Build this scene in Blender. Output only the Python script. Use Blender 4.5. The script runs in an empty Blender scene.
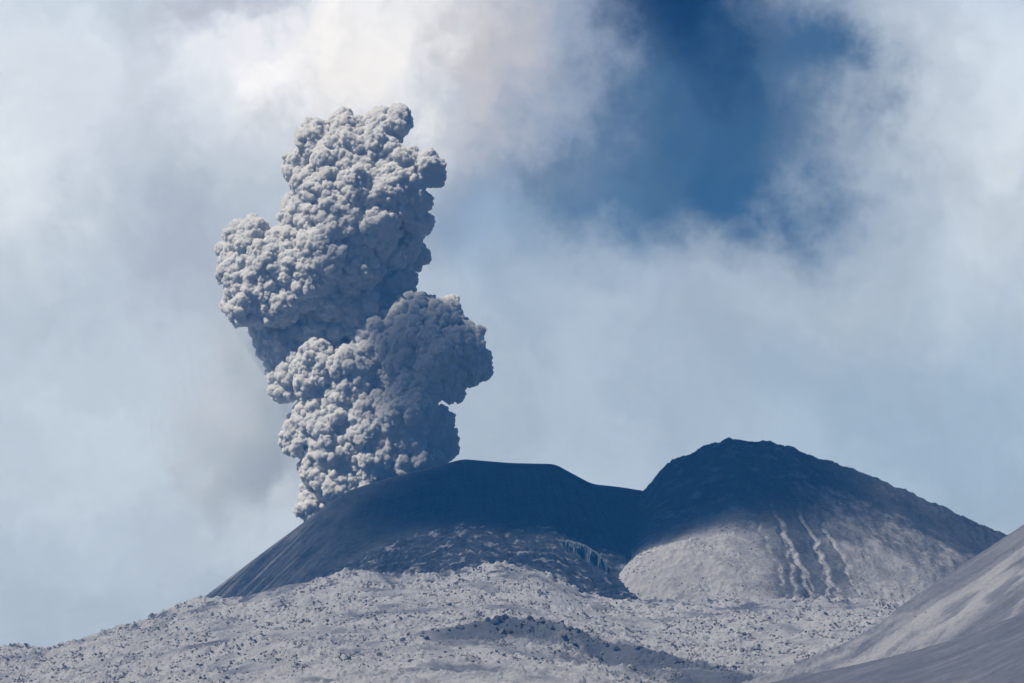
import bpy, math, random
import numpy as np
from mathutils import Vector

rng = np.random.default_rng(7)
random.seed(7)
SC = bpy.context.scene
COL = SC.collection

# ------------------------------------------------------------------ view
W, H = 1024, 683
HFOV = math.radians(14.0)
F = (W / 2) / math.tan(HFOV / 2)
PITCH = math.radians(5.0)
SUN_EL = math.radians(54.0)
SUN_AZ = math.radians(-119.0)         # clockwise from +Y; the sun stands to the left, a little behind the camera
SUN_VEC = np.array([math.sin(SUN_AZ) * math.cos(SUN_EL), math.cos(SUN_AZ) * math.cos(SUN_EL), math.sin(SUN_EL)])


def at(px, py, Y):
    """survey a point of the landscape from its bearing and its distance"""
    u = (np.asarray(px, float) - W / 2) / F
    v = (H / 2 - np.asarray(py, float)) / F
    dy = math.cos(PITCH) - v * math.sin(PITCH)
    dz = math.sin(PITCH) + v * math.cos(PITCH)
    return u * Y / dy, dz * Y / dy


# ------------------------------------------------------------------ noise
def _hash(ix, iy, seed):
    h = (ix.astype(np.int64) * 374761393 + iy.astype(np.int64) * 668265263 + seed * 974634777) & 0x7FFFFFFF
    h = ((h ^ (h >> 13)) * 1274126177) & 0x7FFFFFFF
    return (h ^ (h >> 16)) & 0xFFFF


def perlin(x, y, seed=0):
    ix, iy = np.floor(x), np.floor(y)
    fx, fy = x - ix, y - iy
    ix, iy = ix.astype(np.int64), iy.astype(np.int64)

    def g(dx, dy):
        a = _hash(ix + dx, iy + dy, seed) * (2 * math.pi / 65536)
        return np.cos(a) * (fx - dx) + np.sin(a) * (fy - dy)
    u = fx * fx * fx * (fx * (fx * 6 - 15) + 10)
    v = fy * fy * fy * (fy * (fy * 6 - 15) + 10)
    a = g(0, 0) * (1 - u) + g(1, 0) * u
    b = g(0, 1) * (1 - u) + g(1, 1) * u
    return (a * (1 - v) + b * v) * 1.4


def fbm(x, y, octs=5, seed=0, gain=0.5, ridged=False):
    s, a, n = 0, 1.0, 0
    for o in range(octs):
        p = perlin(x, y, seed + o * 17)
        if ridged:
            p = 1 - 2 * np.abs(p)
        s = s + a * p
        n += a
        a *= gain
        x, y = x * 2.03 + 11.3, y * 2.03 - 7.1
    return s / n


def worley(x, y, seed=0):
    ix, iy = np.floor(x).astype(np.int64), np.floor(y).astype(np.int64)
    best = np.full(x.shape, 9.0)
    for dx in (-1, 0, 1):
        for dy in (-1, 0, 1):
            px = ix + dx + _hash(ix + dx, iy + dy, seed) / 65536
            py = iy + dy + _hash(ix + dx, iy + dy, seed + 5) / 65536
            best = np.minimum(best, (px - x) ** 2 + (py - y) ** 2)
    return np.sqrt(best)


def worley3(p, seed=0):
    i = np.floor(p).astype(np.int64)
    best = np.full(len(p), 9.0)
    for dx in (-1, 0, 1):
        for dy in (-1, 0, 1):
            for dz in (-1, 0, 1):
                c = i + np.array([dx, dy, dz])
                k = c[:, 2] * 7919
                d = np.zeros(len(p))
                for a in range(3):
                    h = _hash(c[:, 0] + k, c[:, 1] - k * 3, seed + 31 * a) / 65536
                    d += (c[:, a] + h - p[:, a]) ** 2
                best = np.minimum(best, d)
    return np.sqrt(best)


def sstep(a, b, x):
    t = np.clip((x - a) / (b - a), 0, 1)
    return t * t * (3 - 2 * t)


# ------------------------------------------------------------------ meshes
def mesh_np(name, verts, faces, mat, attrs=None, smooth=True, parent=None):
    n = faces.shape[1]
    me = bpy.data.meshes.new(name)
    me.vertices.add(len(verts))
    me.vertices.foreach_set('co', np.ascontiguousarray(verts, np.float32).ravel())
    me.loops.add(faces.size)
    me.loops.foreach_set('vertex_index', np.ascontiguousarray(faces, np.int32).ravel())
    me.polygons.add(len(faces))
    me.polygons.foreach_set('loop_start', np.arange(0, faces.size, n, dtype=np.int32))
    me.polygons.foreach_set('use_smooth', np.full(len(faces), smooth))
    me.update(calc_edges=True)
    for k, v in (attrs or {}).items():
        a = me.attributes.new(k, 'FLOAT', 'POINT')
        a.data.foreach_set('value', np.ascontiguousarray(v, np.float32).ravel())
    me.materials.append(mat)
    o = bpy.data.objects.new(name, me)
    COL.objects.link(o)
    if parent:
        o.parent = parent
    return o


def tag(o, label=None, cat=None, group=None, kind=None):
    for k, v in (('label', label), ('category', cat), ('group', group), ('kind', kind)):
        if v:
            o[k] = v
    return o


def grid_faces(ny, nx):
    i = np.arange(ny * nx).reshape(ny, nx)
    return np.stack([i[:-1, :-1], i[:-1, 1:], i[1:, 1:], i[1:, :-1]], -1).reshape(-1, 4)


def height_object(name, xs, ys, fn, mat):
    X, Y = np.meshgrid(xs, ys)
    Z, attrs = fn(X, Y)
    v = np.stack([X, Y, Z], -1).reshape(-1, 3)
    return mesh_np(name, v, grid_faces(len(ys), len(xs)), mat, {k: a.ravel() for k, a in attrs.items()})


def profile(pts, Y):
    a = np.array(pts, float)
    x, z = at(a[:, 0], a[:, 1], Y)

    def f(X):
        # smoothed piecewise line
        s = 0
        for d in (-9, -4.5, 0, 4.5, 9):
            s = s + np.interp(X + d, x, z)
        return s / 5
    return f


# ------------------------------------------------------------------ materials
def new_mat(name):
    m = bpy.data.materials.new(name)
    m.use_nodes = True
    nt = m.node_tree
    nt.nodes.clear()
    return m, nt


class NB:
    """small helper for node trees"""
    def __init__(s, nt):
        s.nt = nt

    def n(s, t, **k):
        nd = s.nt.nodes.new(t)
        for a, b in k.items():
            setattr(nd, a, b)
        return nd

    def put(s, sock, v):
        if isinstance(v, bpy.types.NodeSocket):
            s.nt.links.new(v, sock)
        else:
            sock.default_value = v

    def math(s, op, a, b=0.0, c=0.0, clamp=False):
        nd = s.n('ShaderNodeMath', operation=op, use_clamp=clamp)
        s.put(nd.inputs[0], a); s.put(nd.inputs[1], b); s.put(nd.inputs[2], c)
        return nd.outputs[0]

    def vec(s, op, a, b=None, c=None):
        nd = s.n('ShaderNodeVectorMath', operation=op)
        s.put(nd.inputs[0], a)
        if b is not None:
            s.put(nd.inputs[1], b)
        if c is not None:
            s.put(nd.inputs[2], c)
        return nd.outputs['Value'] if op in ('LENGTH', 'DOT_PRODUCT', 'DISTANCE') else nd.outputs[0]

    def noise(s, vec, scale, detail=4, rough=0.55, dist=0.0):
        nd = s.n('ShaderNodeTexNoise')
        s.put(nd.inputs['Vector'], vec)
        s.put(nd.inputs['Scale'], scale); s.put(nd.inputs['Detail'], detail)
        s.put(nd.inputs['Roughness'], rough); s.put(nd.inputs['Distortion'], dist)
        return nd

    def mix(s, f, a, b):
        nd = s.n('ShaderNodeMix', data_type='RGBA')
        s.put(nd.inputs[0], f); s.put(nd.inputs[6], a); s.put(nd.inputs[7], b)
        return nd.outputs[2]

    def rng(s, v, a, b, c=0.0, d=1.0):
        nd = s.n('ShaderNodeMapRange', interpolation_type='SMOOTHSTEP')
        s.put(nd.inputs[0], v)
        for i, q in enumerate((a, b, c, d)):
            s.put(nd.inputs[1 + i], q)
        return nd.outputs[0]

    def attr(s, name):
        return s.n('ShaderNodeAttribute', attribute_name=name).outputs['Fac']


def ground_mat(name, dark, pale, mask_attr=None, speck=(0.03, 0.3), bump=(2.0, 0.5), scale=0.12, bias=0.0):
    """ash-covered ground: two earth colours mixed by noise (and by a deposit mask), with a grainy relief"""
    m, nt = new_mat(name)
    b = NB(nt)
    pos = b.n('ShaderNodeNewGeometry').outputs['Position']
    n1 = b.noise(pos, speck[0], 6, 0.6).outputs['Fac']
    n2 = b.noise(pos, speck[1], 4, 0.65).outputs['Fac']
    f = b.math('ADD', b.math('MULTIPLY', n1, 0.5), b.math('MULTIPLY', n2, 0.5))
    f = b.rng(f, 0.36 - bias, 0.62 - bias)
    if mask_attr:
        a = b.attr(mask_attr)
        f = b.math('MULTIPLY_ADD', f, 0.5, b.math('MULTIPLY', a, 0.9), clamp=True)
        f = b.math('MULTIPLY', f, b.rng(a, 0.0, 0.5, 0.25, 1.0))
    c = b.mix(f, (*dark, 1), (*pale, 1))
    p = b.n('ShaderNodeBsdfDiffuse')
    b.put(p.inputs['Color'], c)
    p.inputs['Roughness'].default_value = 0.6
    n3 = b.noise(pos, scale, 5, 0.7).outputs['Fac']
    bp = b.n('ShaderNodeBump')
    bp.inputs['Strength'].default_value = bump[1]
    bp.inputs['Distance'].default_value = bump[0]
    b.put(bp.inputs['Height'], n3)
    b.put(p.inputs['Normal'], bp.outputs[0])
    o = b.n('ShaderNodeOutputMaterial')
    nt.links.new(p.outputs[0], o.inputs['Surface'])
    return m


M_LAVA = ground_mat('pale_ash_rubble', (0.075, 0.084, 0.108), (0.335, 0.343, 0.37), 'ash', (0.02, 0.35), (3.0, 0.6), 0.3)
M_CONE = ground_mat('dark_cinder', (0.012, 0.017, 0.026), (0.24, 0.25, 0.275), 'ash', (0.015, 0.1), (2.0, 0.35), 0.10)
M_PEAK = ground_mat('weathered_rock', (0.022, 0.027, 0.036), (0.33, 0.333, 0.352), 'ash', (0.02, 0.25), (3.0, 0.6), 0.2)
M_SLOPE = ground_mat('smooth_ash', (0.075, 0.083, 0.105), (0.26, 0.266, 0.288), 'ash', (0.01, 0.15), (1.5, 0.4), 0.25)
M_PLAIN = ground_mat('ash_plain', (0.05, 0.052, 0.058), (0.10, 0.10, 0.105), None, (0.004, 0.05), (1.0, 0.4), 0.2)
M_ROCK = ground_mat('ash_dusted_rock', (0.045, 0.048, 0.056), (0.24, 0.24, 0.25), None, (0.12, 0.6), (0.8, 0.5), 0.6)
M_DROCK = ground_mat('dark_rock', (0.03, 0.032, 0.04), (0.10, 0.10, 0.11), None, (0.12, 0.6), (0.8, 0.5), 0.6)

# ------------------------------------------------------------------ terrain
YC = 6700.0
lava_T = profile([(-400, 700), (-150, 676), (-60, 655), (0, 652), (20, 648), (45, 655), (100, 637), (150, 621), (200, 602), (240, 602), (270, 594),
                  (300, 590), (345, 576), (400, 582), (450, 580), (500, 569), (540, 574), (575, 592), (610, 604),
                  (700, 606), (800, 604), (900, 606), (1024, 608), (1300, 600)], YC)


def lava_y(row):
    e = PITCH + math.atan((H / 2 - row) / F)
    return 706 / (0.13 - math.tan(e))


lava_X = np.arange(-1600, 1600, 4.0)
_t = lava_T(lava_X)
_k = np.exp(-np.linspace(-2.5, 2.5, 141) ** 2)
lava_W = np.convolve(np.pad(_t, 70, 'edge'), _k / _k.sum(), 'valid')


def lava_fn(X, Y):
    s = YC - Y
    Xc = X * YC / np.maximum(Y, 5000)
    q = sstep(0, 260, s)
    T = lava_T(Xc) * (1 - q) + np.interp(X, lava_X, lava_W) * q
    front = np.where(s > 0, -0.130 * s - 8 * (1 - np.exp(-np.maximum(s, 0) / 40)), 0)
    back = np.where(s < 0, 0.10 * s, 0)
    Z = T + front + back + 6
    Z += (18 * fbm(X / 230, Y / 120, 4, 3) + 9 * fbm(X / 80, Y / 45, 4, 9)) * (0.35 + 0.65 * q)

    def hump(px, row, rx, ry, h):
        Yd = lava_y(row)
        x0, _ = at(px, row, Yd)
        return h * np.exp(-((X - x0) / rx) ** 2 - ((Y - Yd) / ry) ** 2)
    Z += hump(350, 596, 85, 60, 13)
    Z += hump(470, 598, 120, 45, 12)
    Z += hump(540, 590, 70, 40, 9)
    # the arched ridge whose crest carries dark boulders
    yr = 5880 - ((X - at(560, 628, 5880)[0]) / 190) ** 2 * 60
    Z += 24 * np.exp(-((X - at(560, 628, 5880)[0]) / 200) ** 4) * np.where(Y > yr, np.exp(-((Y - yr) / 70) ** 2), np.exp(-((Y - yr) / 26) ** 2))
    yr2 = 5700 - ((X - at(690, 642, 5700)[0]) / 130) ** 2 * 60
    Z += 18 * np.exp(-((X - at(690, 642, 5700)[0]) / 130) ** 4) * np.where(Y > yr2, np.exp(-((Y - yr2) / 60) ** 2), np.exp(-((Y - yr2) / 30) ** 2))
    Z -= hump(300, 622, 70, 70, 10)
    # rubble of blocks, patchy
    crest = np.exp(-((s - 10) / 70) ** 2)
    Z += crest * (7 * fbm(X / 45, Y / 40, 5, 44, 0.6, True) - 2)
    patch = sstep(-0.18, 0.10, fbm(X / 120, Y / 90, 5, 21, 0.6))
    wx, wy = X + 3 * perlin(X / 9, Y / 9, 2), Y + 3 * perlin(X / 9, Y / 9, 4)
    blocks = np.maximum(0, 1 - worley(wx / 9, wy / 10, 5) * 1.35) * 4.8 + np.maximum(0, 1 - worley(wx / 4.2, wy / 4.6, 8) * 1.3) * 2.9
    rough = 3.3 * fbm(X / 22, Y / 20, 6, 40, 0.66)
    blocks *= sstep(-0.15, 0.45, fbm(X / 16, Y / 16, 3, 46, 0.7))
    Z += (0.18 + 1.1 * patch) * blocks + rough * (0.35 + patch)
    Z = np.maximum(Z, -60)
    ash = 0.42 + 0.40 * patch + 0.55 * fbm(X / 150, Y / 150, 4, 76) * 1.3 + 0.45 * fbm(X / 60, Y / 60, 6, 77, 0.65)
    ash -= 0.8 * crest * sstep(0.0, 0.35, fbm(X / 34, Y / 40, 5, 79, 0.6))
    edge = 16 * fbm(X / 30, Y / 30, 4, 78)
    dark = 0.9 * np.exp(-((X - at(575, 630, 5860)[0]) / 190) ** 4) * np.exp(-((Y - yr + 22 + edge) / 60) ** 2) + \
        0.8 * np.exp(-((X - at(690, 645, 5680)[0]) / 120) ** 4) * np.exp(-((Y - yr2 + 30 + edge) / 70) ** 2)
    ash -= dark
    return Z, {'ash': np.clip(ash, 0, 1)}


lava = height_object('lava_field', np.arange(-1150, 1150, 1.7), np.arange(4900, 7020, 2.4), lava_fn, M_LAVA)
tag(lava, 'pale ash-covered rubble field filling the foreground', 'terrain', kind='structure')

YR = 7300.0
cone_T = profile([(-100, 720), (100, 652), (195, 604), (225, 581), (262, 553), (300, 525), (325, 506), (350, 490), (375, 482), (400, 475), (440, 465),
                  (463, 459), (510, 463), (555, 464), (575, 475), (592, 484), (620, 487), (645, 491), (700, 510),
                  (760, 540), (850, 600), (1000, 680)], YR)
CLIFF_X, CLIFF_Y = at(580, 552, 6890)[0], 6890.0


def cone_fn(X, Y):
    s = YR - Y
    Xs = X * YR / Y
    T = cone_T(Xs)
    sp = np.maximum(s, 0)
    Z = T - (0.44 * sp - 16 * (1 - np.exp(-sp / 45))) * (1 - 0.00014 * sp)
    Z = np.where(s < 0, T + 0.6 * s, Z)
    # rill texture running down the flank
    th = Xs - 0.35 * (Xs - at(470, 460, YR)[0]) * sp / 450
    amp = sstep(10, 160, sp)
    Z += amp * (2.6 * fbm(th / 26, sp / 260, 4, 50) + 1.0 * fbm(th / 7, sp / 130, 3, 52))
    # a hollow in the left flank and a saddle gully towards the peak
    hx, _ = at(352, 548, 6960)
    Z -= 14 * np.exp(-((X - hx) / 26) ** 2 - ((Y - 6960) / 60) ** 2)
    gx, _ = at(622, 520, 7150)
    Z -= 12 * np.exp(-((X - gx - 0.10 * (7150 - Y)) / 22) ** 2) * amp
    # broken rock at the foot
    foot = sstep(318, 372, sp + 26 * fbm(X / 60, Y / 60, 3, 60)) * sstep(at(300, 0, 7000)[0], at(370, 0, 7000)[0], X)
    Z += foot * (9 * fbm(X / 26, Y / 22, 5, 61, 0.6, True) + 3.0 * np.maximum(0, 1 - worley(X / 9, Y / 9, 62) * 1.2))
    ash = 0.0 * X
    left = sstep(at(400, 0, 7200)[0], at(215, 0, 7200)[0], Xs + 14 * fbm(X / 60, Y / 30, 4, 63))
    streak = 0.25 + 1.7 * fbm((-0.5 * X + 0.86 * Y) / 16, (0.86 * X + 0.5 * Y) / 170, 4, 64)
    ash = ash + left * 0.55 * np.clip(streak, 0, 1.0) * 0.7 + 0.3 * left * sstep(0.3, 0.0, sp / 200)
    pile = foot * sstep(0.02, 0.40, fbm(X / 24, Y / 16, 6, 66, 0.65)) * 0.6
    ash = np.clip(ash + pile, 0, 1)
    return Z, {'ash': ash}


cone = height_object('crater_hill', np.arange(-800, 700, 2.2), np.arange(6640, 7560, 2.4), cone_fn, M_CONE)
tag(cone, 'smooth dark crater hill of cinder with the plume rising behind its rim', 'hill', kind='structure')

YP = 7250.0
peak_T = profile([(480, 690), (540, 640), (590, 585), (615, 540), (632, 510), (645, 491), (655, 480), (668, 465), (680, 460), (692, 455), (704, 448), (715, 446),
                  (728, 441), (735, 438), (744, 442), (760, 444), (772, 443), (785, 448), (795, 449), (806, 457), (830, 463), (850, 470),
                  (875, 480), (900, 490), (925, 501), (950, 512), (980, 526), (1000, 534), (1040, 552), (1100, 580), (1250, 650)], YP)
GUL = [(757, 812, 0, 1.0, 0), (786, 846, 0, 1.0, 1), (806, 872, 0, 1.0, 2), (742, 785, 0.25, 0.55, 3), (838, 905, 0.1, 0.45, 4)]
for _k, _t, _e in ((0, 0.42, 794), (1, 0.5, 834), (1, 0.72, 856), (2, 0.38, 884), (0, 0.65, 824)):
    _p = GUL[_k][0] + (GUL[_k][1] - GUL[_k][0]) * _t        # side channels fork off the main gullies
    GUL.append(((_p - _e * _t) / (1 - _t), _e, _t, 0.6, _k))


def peak_fn(X, Y):
    s = YP - Y
    Xs = X * YP / Y
    ax, _ = at(745, 440, YP)
    k = 1 + np.where(Xs < ax, 0.55, 0.12) * np.clip(s, 0, 600) / 550
    Xs = ax + (Xs - ax) / k
    T = peak_T(Xs)
    sp = np.maximum(s, 0)
    Z = T - (0.57 * sp - 8 * (1 - np.exp(-sp / 40)))
    Z = np.where(s < 0, T + 0.55 * s, Z)
    amp = sstep(6, 120, sp)
    crag = sstep(150, 20, sp)
    th = (Xs - ax) / (60 + sp)
    Z += amp * (1.0 * fbm(th * 7, sp / 260, 4, 80, 0.5, True) + 2.2 * fbm(X / 24, Y / 24, 5, 82, 0.6))
    Z += crag * (7.5 * fbm(X / 34, Y / 22, 5, 84, 0.62, True) + 3.4 * fbm(X / 10, Y / 10, 4, 85, 0.6))
    # right shoulder: a rock rib dropping away, with a darker rim
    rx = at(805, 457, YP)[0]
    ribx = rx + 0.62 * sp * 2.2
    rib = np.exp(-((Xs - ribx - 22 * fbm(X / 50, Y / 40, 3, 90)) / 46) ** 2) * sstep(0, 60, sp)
    Z -= 0.06 * np.maximum(0, Xs - rx) * sstep(0, 120, sp) * 0
    gmask = 0 * X
    for p0, p1, t0, gw, i in GUL:
        x0 = at(p0, 480, 7130)[0]
        x1 = at(p1, 600, 6760)[0]
        t = (7130 - Y) / 370
        wob = 12 * perlin(Y / 55, 0 * Y + i * 3.7, 91) + 6 * perlin(Y / 19, 0 * Y + i * 5.1, 92)
        gx = x0 + (x1 - x0) * t + wob
        w = (0.55 + 0.3 * gw) * (5 + 4.0 * np.clip(t, 0, 1)) * (1 + 0.5 * perlin(Y / 30, 0 * Y + i * 2.3, 105))
        d = (X - gx) / w
        on = sstep(t0 - 0.05, t0 + 0.10, t) * gw
        Z -= on * 2.6 * np.exp(-d * d)
        Z += on * 1.2 * np.exp(-((np.abs(d) - 1.6) / 0.7) ** 2)
        dep = 1.3 * np.exp(-((d - 0.5) / 0.8) ** 2) * sstep(0.12, 0.5, t) * sstep(t0 - 0.02, t0 + 0.12, t) * (0.5 + 0.9 * fbm(X / 15, Y / 15, 4, 93, 0.6)) * 1.1
        gmask = np.maximum(gmask, dep * gw)
    # pale mound at the left foot
    mx, _ = at(645, 575, 6830)
    m = np.exp(-(((X - mx) / 120) ** 2) ** 1.2 - (((Y - 6830) / 85) ** 2))
    Z += 46 * m
    patch = sstep(-0.1, 0.35, fbm(X / 60, Y / 60, 4, 94) + 0.4 * sstep(200, 420, sp))
    blocks = np.maximum(0, 1 - worley(X / 8, Y / 8, 95) * 1.3) * 2.8 + np.maximum(0, 1 - worley(X / 4.5, Y / 4.5, 96) * 1.3) * 1.3
    smooth_fan = np.exp(-(((X - at(808, 570, 6850)[0]) / 84) ** 4)) * sstep(110, 220, sp)
    patch = np.maximum(patch, m)
    blocks = blocks * sstep(-0.2, 0.35, fbm(X / 14, Y / 14, 3, 103)) * 1.4
    Z += 3.2 * m * fbm(X / 16, Y / 22, 5, 104, 0.6, True)
    Z += patch * blocks * (1 - 0.8 * smooth_fan) * sstep(120, 300, sp)
    low = sstep(170, 400, sp + 50 * fbm(X / 70, Y / 60, 4, 97))
    ash = 0.10 + 0.62 * low + 0.3 * fbm(X / 40, Y / 35, 5, 98) * (0.3 + low)
    ash = ash * (1 - 0.85 * smooth_fan) + 0.09 * smooth_fan
    ash += 0.22 * sstep(0.0, 0.3, fbm(X / 30, Y / 24, 6, 102, 0.65)) * (1 - low) * (1 - smooth_fan)
    mid = sstep(at(770, 0, YP)[0], at(830, 0, YP)[0], Xs) * sstep(70, 150, sp) * (1 - low)
    ash += 0.28 * mid * np.clip(0.6 + 1.2 * fbm(X / 16, Y / 30, 4, 99), 0, 1.4)
    ash = np.maximum(ash, 1.0 * gmask)
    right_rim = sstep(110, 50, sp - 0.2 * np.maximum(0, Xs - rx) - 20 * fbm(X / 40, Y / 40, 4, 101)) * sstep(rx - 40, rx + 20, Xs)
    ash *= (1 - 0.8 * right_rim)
    ash = np.clip(ash + 0.25 * m, 0, 1)
    return Z, {'ash': ash}


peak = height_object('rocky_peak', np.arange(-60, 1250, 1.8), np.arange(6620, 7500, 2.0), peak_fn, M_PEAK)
tag(peak, 'craggy peak right of the crater hill, dark at the top with gullies and pale scree below', 'peak', kind='structure')

YS = 5600.0
slope_T = profile([(560, 740), (700, 700), (760, 678), (815, 657), (850, 642), (880, 624), (902, 606), (940, 579), (980, 553), (1000, 540), (1024, 524), (1060, 500), (1150, 450), (1350, 360)], YS)


def slope_fn(X, Y):
    s = YS - Y
    T = slope_T(X * YS / Y)
    sp = np.maximum(s, 0)
    Z = T - 0.27 * sp - 7 * (1 - np.exp(-sp / 50))
    Z = np.where(s < 0, T + 0.35 * s, Z)
    Z += 5 * fbm(X / 120, Y / 120, 4, 110) * sstep(0, 80, sp) + 0.5 * fbm(X / 9, Y / 9, 4, 111)
    # bands of ash and blocks running down the flank, parallel to its edge
    b_ = sp + 26 * fbm(X / 140, Y / 140, 4, 113)
    band = sstep(130, 170, b_) * sstep(330, 260, b_) * sstep(-0.25, 0.3, fbm(X / 50, Y / 50, 4, 117)) + 0.7 * sstep(0.1, 0.4, fbm(X / 90, Y / 120, 4, 118)) * sstep(300, 400, b_)
    blocks = np.maximum(0, 1 - worley(X / 6, Y / 6, 114) * 1.3) * 2.2 + np.maximum(0, 1 - worley(X / 3.4, Y / 3.4, 119) * 1.3)
    Z += band * blocks
    ash = 0.22 + 0.38 * band + 0.17 * fbm((X + 0.9 * Y) / 200, b_ / 22, 4, 115)
    toe = sstep(at(945, 0, YS)[0], at(870, 0, YS)[0], X * YS / Y + 14 * fbm(X / 40, Y / 40, 4, 121))
    Z += toe * (blocks * 1.6 + 2.5 * fbm(X / 20, Y / 20, 5, 122, 0.65)) + 0.8 * fbm(X / 14, Y / 14, 4, 123)
    ash += toe * (0.15 + 0.5 * fbm(X / 30, Y / 30, 4, 124))
    ash += 0.35 * sstep(90, 110, b_) * sstep(165, 135, b_)
    # a nearer smooth swell of ash in front of it
    near = near_T(X * 4900 / Y)
    n = near - np.where(Y < 4900, 0.16 * (4900 - Y), 0.30 * (Y - 4900)) - 5 * (1 - np.exp(-np.abs(4900 - Y) / 30)) + 3.5 * fbm(X / 90, Y / 90, 5, 126) + 0.4 * fbm(X / 8, Y / 8, 4, 127)
    on = sstep(-2, 3, n - Z)
    ash = ash * (1 - on) + on * (0.10 + 0.35 * fbm((X + 0.4 * Y) / 120, (Y - 0.4 * X) / 30, 5, 128, 0.6))
    Z = np.maximum(Z, n)
    return Z, {'ash': np.clip(ash, 0, 1)}


near_T = profile([(600, 740), (700, 706), (766, 684), (820, 672), (870, 660), (920, 648), (970, 634), (1024, 612), (1150, 560), (1400, 480)], 4900.0)
slope = height_object('ash_slope', np.arange(60, 1500, 2.0), np.arange(4400, 5760, 2.2), slope_fn, M_SLOPE)
tag(slope, 'smooth grey ash slope coming down from the right edge, nearest to the camera', 'slope', kind='structure')

gx = np.concatenate([np.linspace(-6000, -1200, 24), np.linspace(-1100, 1500, 53), np.linspace(1700, 6000, 22)])
gy = np.linspace(-1500, 12000, 160)
plain = height_object('ground', gx, gy, lambda X, Y: (-8 + 3 * fbm(X / 500, Y / 500, 4, 120) - 60 * sstep(4700, 5400, Y), {}), M_PLAIN)
tag(plain, 'flat ash plain below the volcano', 'ground', kind='structure')

# ------------------------------------------------------------------ fluted cliff at the foot of the cone
def cliff():
    n, m = 260, 26
    t = np.linspace(0, 1, n)
    pts = np.array([(546, 541), (556, 539), (570, 540), (584, 544), (597, 552), (606, 562), (609, 572)], float)
    tt = np.linspace(0, 1, len(pts))
    px, top = np.interp(t, tt, pts[:, 0]), np.interp(t, tt, pts[:, 1])
    hgt = np.interp(t, [0, .15, .5, .85, 1], [1, 6, 10, 9, 3])
    Yd = 6905 - 70 * np.sin(t * math.pi * 0.9) * 0 - 55 * t
    rows = []
    for j in range(m):
        k = j / (m - 1)
        x, z = at(px, top, Yd)
        hgt = hgt * (1 + 0.25 * fbm(t * 14, 0 * t, 3, 132))
        fl = 3.4 * fbm(t * 34, 0 * t + k * 0.6, 4, 130, 0.6, True) * math.sin(math.pi * min(1, k * 1.6 + .1))
        z = z + 1.5 * fbm(t * 20, 0 * t, 3, 131) * (1 - k) - k * hgt * 1.65
        rows.append(np.stack([x, Yd - 7 * k - fl, z], -1))
    back = rows[0].copy(); back[:, 1] += 40; back[:, 2] -= 6
    V = np.concatenate([back] + rows)
    mt, nt = new_mat('dirty_ice')
    b = NB(nt)
    pos = b.n('ShaderNodeNewGeometry').outputs['Position']
    q = b.vec('MULTIPLY', pos, (1, 1, 0.3))
    f = b.rng(b.noise(q, 0.35, 4, 0.6).outputs['Fac'], 0.42, 0.6)
    p = b.n('ShaderNodeBsdfPrincipled')
    b.put(p.inputs['Base Color'], b.mix(f, (0.012, 0.022, 0.032, 1), (0.062, 0.088, 0.10, 1)))
    p.inputs['Roughness'].default_value = 0.7
    o = b.n('ShaderNodeOutputMaterial')
    nt.links.new(p.outputs[0], o.inputs['Surface'])
    c = mesh_np('ice_cliff', V, grid_faces(m + 1, n), mt)
    tag(c, 'small curved pale blue fluted cliff at the foot of the crater hill', 'cliff', kind='structure')


cliff()

# ------------------------------------------------------------------ boulders
def rock_mesh(seed, sub=2):
    import bmesh
    bm = bmesh.new()
    bmesh.ops.create_icosphere(bm, subdivisions=sub, radius=1.0)
    r = np.random.default_rng(seed)
    planes = []
    for _ in range(9):
        n = r.normal(size=3); n /= np.linalg.norm(n)
        planes.append((n, r.uniform(0.55, 0.9)))
    sc = np.array([r.uniform(0.8, 1.25), r.uniform(0.8, 1.2), r.uniform(0.65, 1.1)])
    for v in bm.verts:
        p = np.array(v.co)
        for n, d in planes:
            q = p @ n
            if q > d:
                p = p - n * (q - d)
        v.co = p * sc * (1 + 0.05 * r.normal())
    me = bpy.data.meshes.new('boulder')
    bm.to_mesh(me)
    bm.free()
    return me


from mathutils.bvhtree import BVHTree


def sampler(o):
    """height of a grid terrain mesh at x, y"""
    me = o.data
    co = np.empty(len(me.vertices) * 3, np.float32)
    me.vertices.foreach_get('co', co)
    co = co.reshape(-1, 3)
    x0, y0 = co[0, 0], co[0, 1]
    nx = int(np.argmax(co[:, 1] > y0 + 0.01))
    dx = co[1, 0] - x0
    dy = co[nx, 1] - y0
    Z = co[:, 2].reshape(-1, nx)

    def f(x, y):
        i = np.clip(np.round((np.asarray(x) - x0) / dx).astype(int), 0, nx - 1)
        j = np.clip(np.round((np.asarray(y) - y0) / dy).astype(int), 0, Z.shape[0] - 1)
        return Z[j, i]
    return f


zl, zp, zs = sampler(lava), sampler(peak), sampler(slope)
variants = []
for k in range(10):
    me = rock_mesh(200 + k)
    me.materials.append(M_ROCK if k < 6 else M_DROCK)
    variants.append(me)


def scatter(n, fn_mask, xr, yr, zf, seed):
    r = np.random.default_rng(seed)
    out = []
    while len(out) < n:
        x = r.uniform(*xr, 4000); y = r.uniform(*yr, 4000)
        keep = r.uniform(size=4000) < fn_mask(x, y)
        for a, c in zip(x[keep], y[keep]):
            out.append((a, c))
            if len(out) >= n:
                break
    a = np.array(out)
    return a[:, 0], a[:, 1], zf(a[:, 0], a[:, 1])


def rubble_mask(x, y):
    return 0.03 + 0.97 * sstep(-0.18, 0.10, fbm(x / 120, y / 90, 5, 21, 0.6)) * sstep(-0.05, 0.4, fbm(x / 34, y / 34, 4, 23, 0.65))


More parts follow.
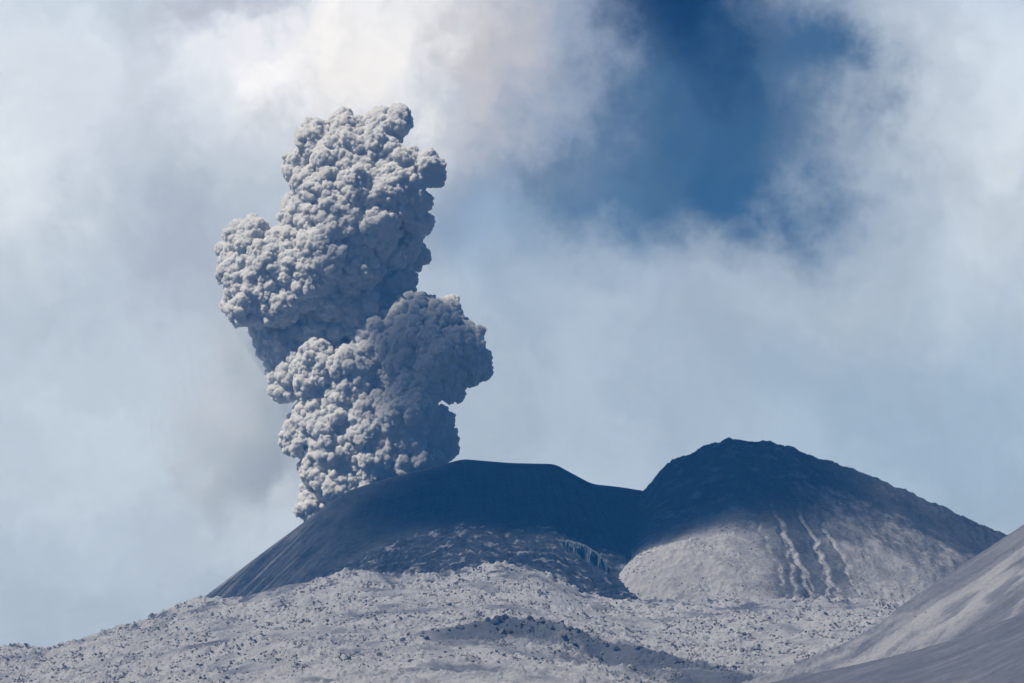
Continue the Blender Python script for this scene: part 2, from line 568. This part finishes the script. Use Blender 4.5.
def place(me, x, y, z, s, label, group):
    o = bpy.data.objects.new('boulder', me)
    o.location = (x, y, z + 0.15 * s)
    o.rotation_euler = (random.uniform(-.4, .4), random.uniform(-.4, .4), random.uniform(0, 6.3))
    o.scale = (s, s, s * random.uniform(0.8, 1.15))
    tag(o, label, 'boulder', group)
    COL.objects.link(o)
    return o


crest_x = at(565, 628, 5880)[0]
sets = [
    (110, lambda x, y: np.exp(-((x - crest_x) / 150) ** 2 - ((y - 5880 + ((x - crest_x) / 190) ** 2 * 60) / 34) ** 2), (-250, 350), (5720, 5950), zl, (2.0, 6.5), 6,
     'dark jagged boulder on the crest of the arched ridge in the pale rubble', 'dark boulders along the ridge crest'),
    (100, rubble_mask, (-900, 80), (5750, 6690), zl, (2.0, 4.8), 0,
     'grey boulder among the pale rubble left of the ridge', 'boulders in the left rubble field'),
    (70, rubble_mask, (150, 760), (6000, 6690), zl, (2.0, 4.8), 0,
     'grey boulder in the rubble below the gullied peak', 'boulders below the gullied peak'),
    (20, lambda x, y: 0.5 + 0 * x, (430, 760), (5000, 5560), zs, (0.8, 2.0), 0,
     'small pale stone lying on the smooth right-hand ash slope', 'stones on the near ash slope'),
]
for n, mk, xr, yr, zf, sr, v0, lab, grp in sets:
    bx, by, bz = scatter(n, mk, xr, yr, zf, 31 + n)
    for x, y, z in zip(bx, by, bz):
        s = sr[0] + (sr[1] - sr[0]) * random.random() ** 3
        me = variants[v0 + random.randrange(4)] if random.random() < 0.75 else variants[random.randrange(10)]
        place(me, x, y, z, s, lab, grp)


def rubble(name, n, mask, xr, yr, zf, sr, mat, seed, label):
    """the countless smaller stones as one loose mass"""
    x, y, z = scatter(n, mask, xr, yr, zf, seed)
    r = np.random.default_rng(seed + 1)
    protos = [rock_mesh(300 + k, 1) for k in range(8)]
    vs, fs, off = [], [], 0
    which = r.integers(0, 8, n)
    for k, me in enumerate(protos):
        co = np.empty(len(me.vertices) * 3, np.float32); me.vertices.foreach_get('co', co); co = co.reshape(-1, 3)
        fi = np.empty(len(me.polygons) * 3, np.int32); me.polygons.foreach_get('vertices', fi); fi = fi.reshape(-1, 3)
        idx = np.where(which == k)[0]
        s = sr[0] + (sr[1] - sr[0]) * r.random(len(idx)) ** 4
        a = r.uniform(0, 6.3, len(idx))
        c, sn = np.cos(a), np.sin(a)
        X = (co[None, :, 0] * c[:, None] - co[None, :, 1] * sn[:, None]) * s[:, None] + x[idx, None]
        Y = (co[None, :, 0] * sn[:, None] + co[None, :, 1] * c[:, None]) * s[:, None] + y[idx, None]
        Z = co[None, :, 2] * s[:, None] * 0.9 + z[idx, None] + 0.1 * s[:, None]
        vs.append(np.stack([X, Y, Z], -1).reshape(-1, 3))
        fs.append((fi[None] + (np.arange(len(idx)) * len(co))[:, None, None]).reshape(-1, 3) + off)
        off += len(idx) * len(co)
        bpy.data.meshes.remove(me)
    o = mesh_np(name, np.concatenate(vs), np.concatenate(fs), mat, smooth=False)
    return tag(o, label, 'rubble', kind='stuff')


rubble('loose_rubble', 60000, rubble_mask, (-1000, 900), (5550, 6700), zl, (0.6, 3.0), M_ROCK, 60, 'countless small grey stones strewn over the pale rubble field')
rubble('scree', 5000, lambda x, y: 0.15 + 0.8 * sstep(0.0, 0.3, fbm(x / 60, y / 60, 4, 94)), (150, 800), (6650, 6990), zp, (0.5, 1.8), M_ROCK, 70,
       'fine scree scattered over the lower flank of the gullied peak')

# ------------------------------------------------------------------ ash plume
def volume_mat(name, color, build, absorb=(1, 1, 1)):
    m, nt = new_mat(name)
    b = NB(nt)
    p = b.n('ShaderNodeVolumePrincipled')
    p.inputs['Color'].default_value = (*color, 1)
    p.inputs['Absorption Color'].default_value = (*absorb, 1)
    b.put(p.inputs['Density'], build(b))
    o = b.n('ShaderNodeOutputMaterial')
    nt.links.new(p.outputs[0], o.inputs['Volume'])
    return m


YB = 7480.0
PXM = YB / F
BL = [  # px, py, radius px, depth px (+ is away)
    (350, 137, 24, 5), (383, 130, 22, 0), (397, 119, 13, -4), (318, 140, 20, 8), (340, 162, 30, -8), (374, 160, 30, -10), (404, 166, 20, -14),
    (424, 170, 17, -12), (433, 176, 10, -12), (300, 168, 17, 6), (330, 190, 32, -8), (362, 196, 34, -20), (398, 195, 26, -24), (416, 208, 15, -18), (419, 224, 10, -14),
    (308, 216, 28, 0), (338, 226, 34, -18), (374, 228, 30, -22), (400, 222, 22, 14), (398, 240, 20, 20), (412, 250, 14, 36), (388, 266, 20, 34),
    (250, 241, 22, 0), (237, 251, 19, 5), (242, 275, 22, 0), (265, 270, 26, -12), (255, 300, 24, -4), (240, 306, 16, 5), (280, 300, 26, -10), (290, 257, 28, -6),
    (300, 286, 28, -12), (320, 262, 32, -18), (350, 266, 34, 4), (372, 290, 24, 24),
    (330, 305, 30, 10), (362, 316, 30, 6), (395, 312, 18, 8),
    (415, 322, 24, -22), (440, 326, 25, -30), (460, 345, 22, -30), (472, 365, 18, -26), (480, 372, 11, -24), (440, 355, 30, -40), (408, 350, 32, -26), (378, 346, 30, -12),
    (445, 378, 22, -34), (420, 384, 26, -32), (466, 378, 13, -26),
    (276, 342, 20, 22), (266, 330, 17, 24), (284, 362, 18, 18), (298, 338, 22, 16),
    (322, 340, 22, 6), (303, 358, 18, 4), (292, 380, 19, 2), (284, 389, 13, 2), (322, 372, 30, -8), (352, 380, 32, -16), (394, 388, 30, 0),
    (310, 424, 22, 2), (302, 440, 17, 4), (338, 418, 32, -14), (374, 424, 34, -20), (408, 420, 30, -36), (434, 424, 17, -24), (440, 444, 16, -24),
    (345, 450, 30, -10), (384, 455, 34, -18), (418, 455, 28, -34), (322, 470, 21, 0), (318, 494, 16, 2), (312, 510, 13, 4), (345, 486, 30, 0), (380, 490, 34, 0), (410, 482, 30, 4),
    (350, 200, 38, 14), (345, 268, 40, 14), (385, 240, 28, 16), (392, 350, 42, 12), (360, 440, 48, 14), (392, 288, 22, 26), (350, 320, 30, 14),
    (345, 520, 30, 10), (380, 525, 34, 10), (410, 520, 34, 10),
]


def billow_mesh(blobs, Ydist, vox, seed, n1=26, n2=12, shrink=0.82, rmin2=4.0):
    r = np.random.default_rng(seed)
    base = []
    for px, py, rad, dep in blobs:
        x, z = at(px, py, Ydist)
        base.append((float(x), Ydist + dep * Ydist / F + r.uniform(-8, 8), float(z), rad * Ydist / F * shrink))
    base = np.array(base)

    def children(par, allp, n, fr, depth, flat=0.0):
        out = []
        for (x, y, z, R) in par:
            d = r.normal(size=(n, 3)); d /= np.linalg.norm(d, axis=1)[:, None]
            cr = R * r.uniform(fr[0], fr[1], n)
            c = np.array([x, y, z]) + d * (R - cr * depth)[:, None]
            dist = np.linalg.norm(c[:, None, :] - allp[None, :, :3], axis=2) - allp[None, :, 3]
            ok = dist.min(1) > -cr * (depth + 0.25)
            out.append(np.column_stack([c[ok], cr[ok]]))
        return np.concatenate(out)
    l1 = children(base, base, n1, (0.28, 0.50), 0.30)
    par = np.concatenate([base, l1])
    l2 = children(l1, par, n2, (0.28, 0.5), 0.35)
    l2b = children(base, par, n1 * 2, (0.12, 0.2), 0.3)
    sph = np.concatenate([base, l1, l2, l2b])
    lo = (sph[:, :3] - sph[:, 3:4]).min(0) - 18
    hi = (sph[:, :3] + sph[:, 3:4]).max(0) + 18
    dims = np.ceil((hi - lo) / vox).astype(int) + 1
    S = np.full(dims, 3 * vox, np.float32)
    def stamp(x, y, z, R):
        c = (np.array([x, y, z]) - lo) / vox
        Rv = R / vox + 3
        a = np.maximum(0, np.floor(c - Rv).astype(int)); e = np.minimum(dims, np.ceil(c + Rv).astype(int) + 1)
        g = [np.arange(a[i], e[i], dtype=np.float32) - c[i] for i in range(3)]
        d = np.sqrt(g[0][:, None, None] ** 2 + g[1][None, :, None] ** 2 + g[2][None, None, :] ** 2) * vox - R
        sub = S[a[0]:e[0], a[1]:e[1], a[2]:e[2]]
        np.minimum(sub, d.astype(np.float32), out=sub)
    for q in sph:
        stamp(*q)
    # ever smaller billows budding from the surface
    for count, (ra, rb), inset in ((5000, (7.0, 12.0), 0.45), (14000, (3.6, 6.5), 0.42), (36000, (2.0, 3.4), 0.35)):
        near = np.argwhere(np.abs(S) < 0.6 * vox)
        near = near[r.permutation(len(near))[:int(count * 2.4)]]
        w_ = near * vox / 34.0
        pick = sstep(-0.45, 0.45, fbm(w_[:, 0] + 0.6 * w_[:, 1], w_[:, 2] - 0.5 * w_[:, 1], 3, int(ra * 10)))
        near = near[r.uniform(size=len(near)) < pick][:count]
        rr = r.uniform(ra, rb, len(near))
        g = np.stack([S[np.minimum(near[:, 0] + 1, dims[0] - 1), near[:, 1], near[:, 2]] - S[near[:, 0] - 1, near[:, 1], near[:, 2]],
                      S[near[:, 0], np.minimum(near[:, 1] + 1, dims[1] - 1), near[:, 2]] - S[near[:, 0], near[:, 1] - 1, near[:, 2]],
                      S[near[:, 0], near[:, 1], np.minimum(near[:, 2] + 1, dims[2] - 1)] - S[near[:, 0], near[:, 1], near[:, 2] - 1]], -1)
        g /= np.maximum(1e-6, np.linalg.norm(g, axis=1))[:, None]
        c = near * vox + lo - g * (rr * inset)[:, None]
        for q in np.column_stack([c, rr]):
            stamp(*q)
    v, f = surface_nets(S)
    return v * vox + lo, f, len(sph)


def surface_nets(S):
    neg = S < 0
    cnt = np.zeros(np.array(S.shape) - 1, np.uint8)
    n = S.shape
    for i in (0, 1):
        for j in (0, 1):
            for k in (0, 1):
                cnt += neg[i:n[0] - 1 + i, j:n[1] - 1 + j, k:n[2] - 1 + k]
    act = (cnt > 0) & (cnt < 8)
    cells = np.argwhere(act)
    ids = np.full(act.shape, -1, np.int32)
    ids[act] = np.arange(len(cells))
    corner = {}
    for i in (0, 1):
        for j in (0, 1):
            for k in (0, 1):
                corner[(i, j, k)] = S[cells[:, 0] + i, cells[:, 1] + j, cells[:, 2] + k]
    acc = np.zeros((len(cells), 3)); num = np.zeros(len(cells))
    for a in corner:
        for ax in range(3):
            if a[ax]:
                continue
            b = list(a); b[ax] = 1; b = tuple(b)
            va, vb = corner[a], corner[b]
            cr = (va < 0) != (vb < 0)
            t = np.where(cr, va / np.where(cr, va - vb, 1), 0)
            p = np.tile(np.array(a, float), (len(cells), 1)); p[:, ax] += t
            acc[cr] += p[cr]; num[cr] += 1
    verts = cells + acc / num[:, None]
    faces = []
    for ax in range(3):
        u, w = [(1, 2), (2, 0), (0, 1)][ax]
        sl0 = [slice(None)] * 3; sl1 = [slice(None)] * 3
        sl0[ax] = slice(0, n[ax] - 1); sl1[ax] = slice(1, n[ax])
        cr = neg[tuple(sl0)] != neg[tuple(sl1)]
        e = np.argwhere(cr)
        ok = (e[:, u] > 0) & (e[:, w] > 0) & (e[:, u] < n[u] - 1) & (e[:, w] < n[w] - 1)
        e = e[ok]
        flip = neg[e[:, 0], e[:, 1], e[:, 2]]
        q = []
        for du, dw in ((-1, -1), (0, -1), (0, 0), (-1, 0)):
            c = e.copy(); c[:, u] += du; c[:, w] += dw
            q.append(ids[c[:, 0], c[:, 1], c[:, 2]])
        q = np.stack(q, -1)
        q[~flip] = q[~flip][:, ::-1]
        faces.append(q)
    return verts, np.concatenate(faces)


def outer_shell(v, f):
    """drop the closed voids left between the billows"""
    lab = np.arange(len(v))
    for _ in range(400):
        m = lab[f].min(1)
        new = lab.copy()
        for k in range(4):
            np.minimum.at(new, f[:, k], m)
        new = new[new]
        if (new == lab).all():
            break
        lab = new
    ids, n = np.unique(lab, return_counts=True)
    keep = lab == ids[n.argmax()]
    idx = np.cumsum(keep) - 1
    return v[keep], idx[f[keep[f[:, 0]]]]


def vnormals(v, f):
    n = np.cross(v[f[:, 2]] - v[f[:, 0]], v[f[:, 3]] - v[f[:, 1]])
    out = np.zeros_like(v)
    for k in range(4):
        for a in range(3):
            out[:, a] += np.bincount(f[:, k], n[:, a], len(v))
    return out / np.maximum(1e-9, np.linalg.norm(out, axis=1))[:, None]


v, f, ns = billow_mesh(BL, YB, 1.5, 11)
v, f = outer_shell(v, f)
# dense ash: light soaks a few metres into the billows
M_ASH = volume_mat('billowing_ash', (0.895, 0.90, 0.905), lambda b: 0.75, (0, 0, 0))
sv = np.einsum('ij,ij->i', v[f[:, 0]] - v.mean(0), np.cross(v[f[:, 1]] - v.mean(0), v[f[:, 2]] - v.mean(0))).sum()
if sv < 0:
    f = f[:, ::-1]
base_x, base_z = at(375, 520, YB)
v -= np.array([base_x, YB, base_z])
plume = mesh_np('ash_plume', v, f, M_ASH)
plume.location = (base_x, YB, base_z)
tag(plume, 'billowing grey ash plume rising behind the dark crater hill', 'ash plume')

# ------------------------------------------------------------------ air and unseen shading clouds
def box_mesh(name, lo, hi, mat):
    c = np.array([(x, y, z) for z in (lo[2], hi[2]) for y in (lo[1], hi[1]) for x in (lo[0], hi[0])], float)
    f = np.array([(0, 2, 3, 1), (4, 5, 7, 6), (0, 1, 5, 4), (2, 6, 7, 3), (0, 4, 6, 2), (1, 3, 7, 5)])
    return mesh_np(name, c, f, mat, smooth=False)


M_HAZE = volume_mat('blue_air', (0.06, 0.36, 1.0), lambda b: 3.6e-5)
haze = box_mesh('haze', (-6200, -1700, -110), (6200, 12200, 1120), M_HAZE)
tag(haze, 'thin blue haze in the air before the volcano', kind='stuff')


def ellipsoid(name, loc, rad, mat, rot=(0, 0, 0)):
    import bmesh
    bm = bmesh.new()
    bmesh.ops.create_icosphere(bm, subdivisions=4, radius=1.0)
    me = bpy.data.meshes.new(name)
    bm.to_mesh(me); bm.free()
    me.materials.append(mat)
    o = bpy.data.objects.new(name, me)
    o.location = loc; o.scale = rad; o.rotation_euler = rot
    COL.objects.link(o)
    return o


def cloud_density(peak_density, scale, cut=(0.35, 0.65), soft=(1.0, 0.45)):
    def f(b):
        p = b.n('ShaderNodeTexCoord').outputs['Object']
        g = b.n('ShaderNodeNewGeometry').outputs['Position']
        r = b.vec('LENGTH', p)
        n = b.noise(g, scale, 5, 0.6).outputs['Fac']
        e = b.rng(b.math('ADD', r, b.math('MULTIPLY', b.math('SUBTRACT', n, 0.5), 0.7)), soft[0] - 0.1, soft[1], 0.0, 1.0)
        return b.math('MULTIPLY', b.math('MULTIPLY', e, b.rng(n, *cut, 0.25, 1.0)), peak_density)
    return f


def shade_from(x, y, z, zc):
    t = (zc - z) / SUN_VEC[2]
    return x + SUN_VEC[0] * t, y + SUN_VEC[1] * t


M_CLOUD = volume_mat('ash_laden_shade_cloud', (0.25, 0.26, 0.3), cloud_density(0.085, 0.004, (0.3, 0.6), (1.12, 0.2)), (0, 0, 0))
ax_, ay_ = shade_from(-50, 7115, 320, 1500)
bx_, by_ = shade_from(400, 7185, 380, 1500)
cloud = ellipsoid('shading_ash_cloud', ((ax_ + bx_) / 2, (ay_ + by_) / 2, 1500), (570, 300, 120), M_CLOUD, (0, 0, math.atan2(by_ - ay_, bx_ - ax_)))  # unseen cloud set on the sun's path to shade hill and peak
cx_, cy_ = shade_from(-30, 7415, 440, 1500)
wisp = ellipsoid('shading_ash_cloud', (cx_, cy_, 1500), (220, 150, 90), volume_mat('thin_shade_cloud', (0.3, 0.31, 0.34), cloud_density(0.032, 0.006, (0.3, 0.6), (1.1, 0.3)), (0, 0, 0)))  # second unseen cloud, added to shade the lower plume
tag(wisp, 'smaller thin ash cloud out of view, placed to shade the lower plume', kind='stuff')
tag(cloud, 'ash-laden cloud out of view, placed to shade the crater hill and peak', kind='stuff')

def veil_density(b):
    p = b.n('ShaderNodeTexCoord').outputs['Object']
    g = b.n('ShaderNodeNewGeometry').outputs['Position']
    g = b.vec('MULTIPLY', g, (1.0, 1.0, 0.7))
    n = b.noise(g, 0.011, 5, 0.6, 0.5).outputs['Fac']
    r = b.vec('LENGTH', p)
    e = b.rng(b.math('ADD', r, b.math('MULTIPLY', b.math('SUBTRACT', n, 0.5), 2.2)), 0.8, 0.2, 0.0, 1.0)
    return b.math('MULTIPLY', e, 0.012)


vx, vz = at(248, 410, YB + 60)
veil = ellipsoid('drifting_ash', (vx, YB + 60, vz), (185, 130, 300), volume_mat('thin_steam_veil', (0.89, 0.945, 1.0), veil_density, (0, 0, 0)), (0, math.radians(8), 0))
tag(veil, 'pale soft veil of ash and steam drifting left of the plume', 'ash veil')

# ------------------------------------------------------------------ world
w = bpy.data.worlds.new('World')
SC.world = w
w.use_nodes = True
nt = w.node_tree
nt.nodes.clear()
b = NB(nt)
sky = b.n('ShaderNodeTexSky', sky_type='NISHITA', sun_disc=False, sun_elevation=SUN_EL, sun_rotation=SUN_AZ, altitude=6000, air_density=0.8, dust_density=0.1, ozone_density=6.0)
d = b.n('ShaderNodeTexCoord').outputs['Generated']
warp1 = b.noise(d, 9.0, 4, 0.55).outputs['Color']
warp2 = b.noise(d, 34.0, 6, 0.62).outputs['Color']
wd = b.vec('MULTIPLY_ADD', b.vec('SUBTRACT', warp1, (0.5, 0.5, 0.5)), (0.055, 0.0, 0.055), d)
wd = b.vec('MULTIPLY_ADD', b.vec('SUBTRACT', warp2, (0.5, 0.5, 0.5)), (0.042, 0.0, 0.042), wd)
warp3 = b.noise(d, 110.0, 6, 0.6).outputs['Color']
wd = b.vec('MULTIPLY_ADD', b.vec('SUBTRACT', warp3, (0.5, 0.5, 0.5)), (0.014, 0.0, 0.014), wd)


def lobe(px, py, rx, ry, rot=0.0):
    x, z = at(px, py, 1.0)
    L = math.sqrt(1 + float(x) ** 2 + float(z) ** 2)
    c = (float(x) / L, 0, float(z) / L)
    q = b.vec('SUBTRACT', wd, c)
    mp = b.n('ShaderNodeMapping', vector_type='TEXTURE')
    b.put(mp.inputs['Vector'], q)
    mp.inputs['Rotation'].default_value = (0, math.radians(rot), 0)
    mp.inputs['Scale'].default_value = (rx / F, 1e6, ry / F)
    l2 = b.vec('DOT_PRODUCT', mp.outputs[0], mp.outputs[0])
    return b.math('POWER', 2.718, b.math('MULTIPLY', l2, -1.0))


def lin(r, g, bl):
    f = lambda c: (c / 255 / 12.92) if c / 255 <= 0.04045 else ((c / 255 + 0.055) / 1.055) ** 2.4
    return (f(r) * 10.2, f(g) * 10.15, f(bl) * 10.4, 1)


cloud = lin(172, 189, 212)
cl = None
for px, py, rx, ry, rot, colr, k in [
    (80, 120, 260, 170, 0, lin(214, 226, 240), 0.9),
    (60, 430, 200, 160, 0, lin(186, 203, 224), 0.8),
    (190, 250, 90, 150, -20, lin(172, 184, 204), 0.7),
    (250, 420, 70, 120, 10, lin(190, 202, 218), 0.8),
    (1000, 120, 190, 150, 0, lin(204, 218, 234), 0.9),
    (840, 250, 130, 90, 20, lin(186, 203, 224), 0.6),
    (900, 420, 300, 110, 0, lin(155, 178, 205), 0.8),
    (600, 400, 170, 90, 0, lin(165, 185, 209), 0.6),
    (720, 70, 160, 130, 0, lin(38, 68, 102), 0.98),
    (605, 172, 185, 72, -12, lin(74, 104, 138), 0.95),
    (750, 165, 75, 45, 30, lin(50, 84, 122), 0.85),
    (850, 60, 56, 46, 0, lin(68, 100, 138), 0.85),
    (690, 0, 100, 70, 0, lin(16, 38, 76), 1.0),
    (500, 230, 50, 80, 0, lin(140, 165, 196), 0.6),
    (560, 60, 60, 90, 0, lin(150, 166, 192), 0.6),
    (490, 60, 60, 90, 0, lin(187, 188, 196), 0.8),
    (315, 85, 70, 60, 30, lin(240, 245, 255), 1.0),
    (375, 50, 65, 60, 20, lin(244, 246, 250), 1.0),
    (410, 20, 60, 50, 0, lin(230, 234, 241), 0.85),
    (255, 5, 60, 30, -25, lin(182, 189, 205), 0.8),
]:
    f_ = b.math('MULTIPLY', lobe(px, py, rx, ry, rot), k * 1.25, clamp=True)
    cloud = b.mix(f_, cloud, colr)
tex = b.noise(wd, 26.0, 7, 0.6, 0.4).outputs['Fac']
cloud = b.vec('SCALE', cloud)
cloud.node.inputs['Scale'].default_value = 1.0
b.put(cloud.node.inputs['Scale'], b.rng(tex, 0.25, 0.75, 0.86, 1.12))
# the cloud bank stands in this part of the sky only; higher up and behind it is clear blue
sep = b.n('ShaderNodeSeparateXYZ'); b.put(sep.inputs[0], d)
cov = b.math('MULTIPLY', b.rng(sep.outputs['Z'], 0.19, 0.30, 1.0, 0.0), b.rng(sep.outputs['Y'], 0.90, 0.97))
sk_ = b.vec('SCALE', sky.outputs[0]); sk_.node.inputs['Scale'].default_value = 0.5
fin = b.mix(cov, sk_, cloud)
bg = b.n('ShaderNodeBackground')
b.put(bg.inputs['Color'], fin)
bg.inputs['Strength'].default_value = 0.1
o = b.n('ShaderNodeOutputWorld')
nt.links.new(bg.outputs[0], o.inputs['Surface'])
w.cycles.sampling_method = 'MANUAL'
w.cycles.sample_map_resolution = 512

# ------------------------------------------------------------------ sun, camera, render
L = bpy.data.lights.new('sun', 'SUN')
L.energy = 5.0
L.angle = math.radians(0.5)
L.color = (1.0, 0.965, 0.93)
so = bpy.data.objects.new('sun', L)
COL.objects.link(so)
so.rotation_euler = Vector(SUN_VEC).to_track_quat('Z', 'Y').to_euler()

cam = bpy.data.cameras.new('camera')
cam.sensor_width = 36
cam.lens = 18 / math.tan(HFOV / 2)
cam.clip_start = 1.0
cam.clip_end = 100000
co = bpy.data.objects.new('camera', cam)
COL.objects.link(co)
co.rotation_euler = (math.pi / 2 + PITCH, 0, 0)
SC.camera = co

SC.view_settings.view_transform = 'Standard'
SC.view_settings.look = 'None'
SC.view_settings.exposure = 0.0
SC.cycles.use_denoising = True
SC.cycles.max_bounces = 16
SC.cycles.diffuse_bounces = 2
SC.cycles.volume_bounces = 14
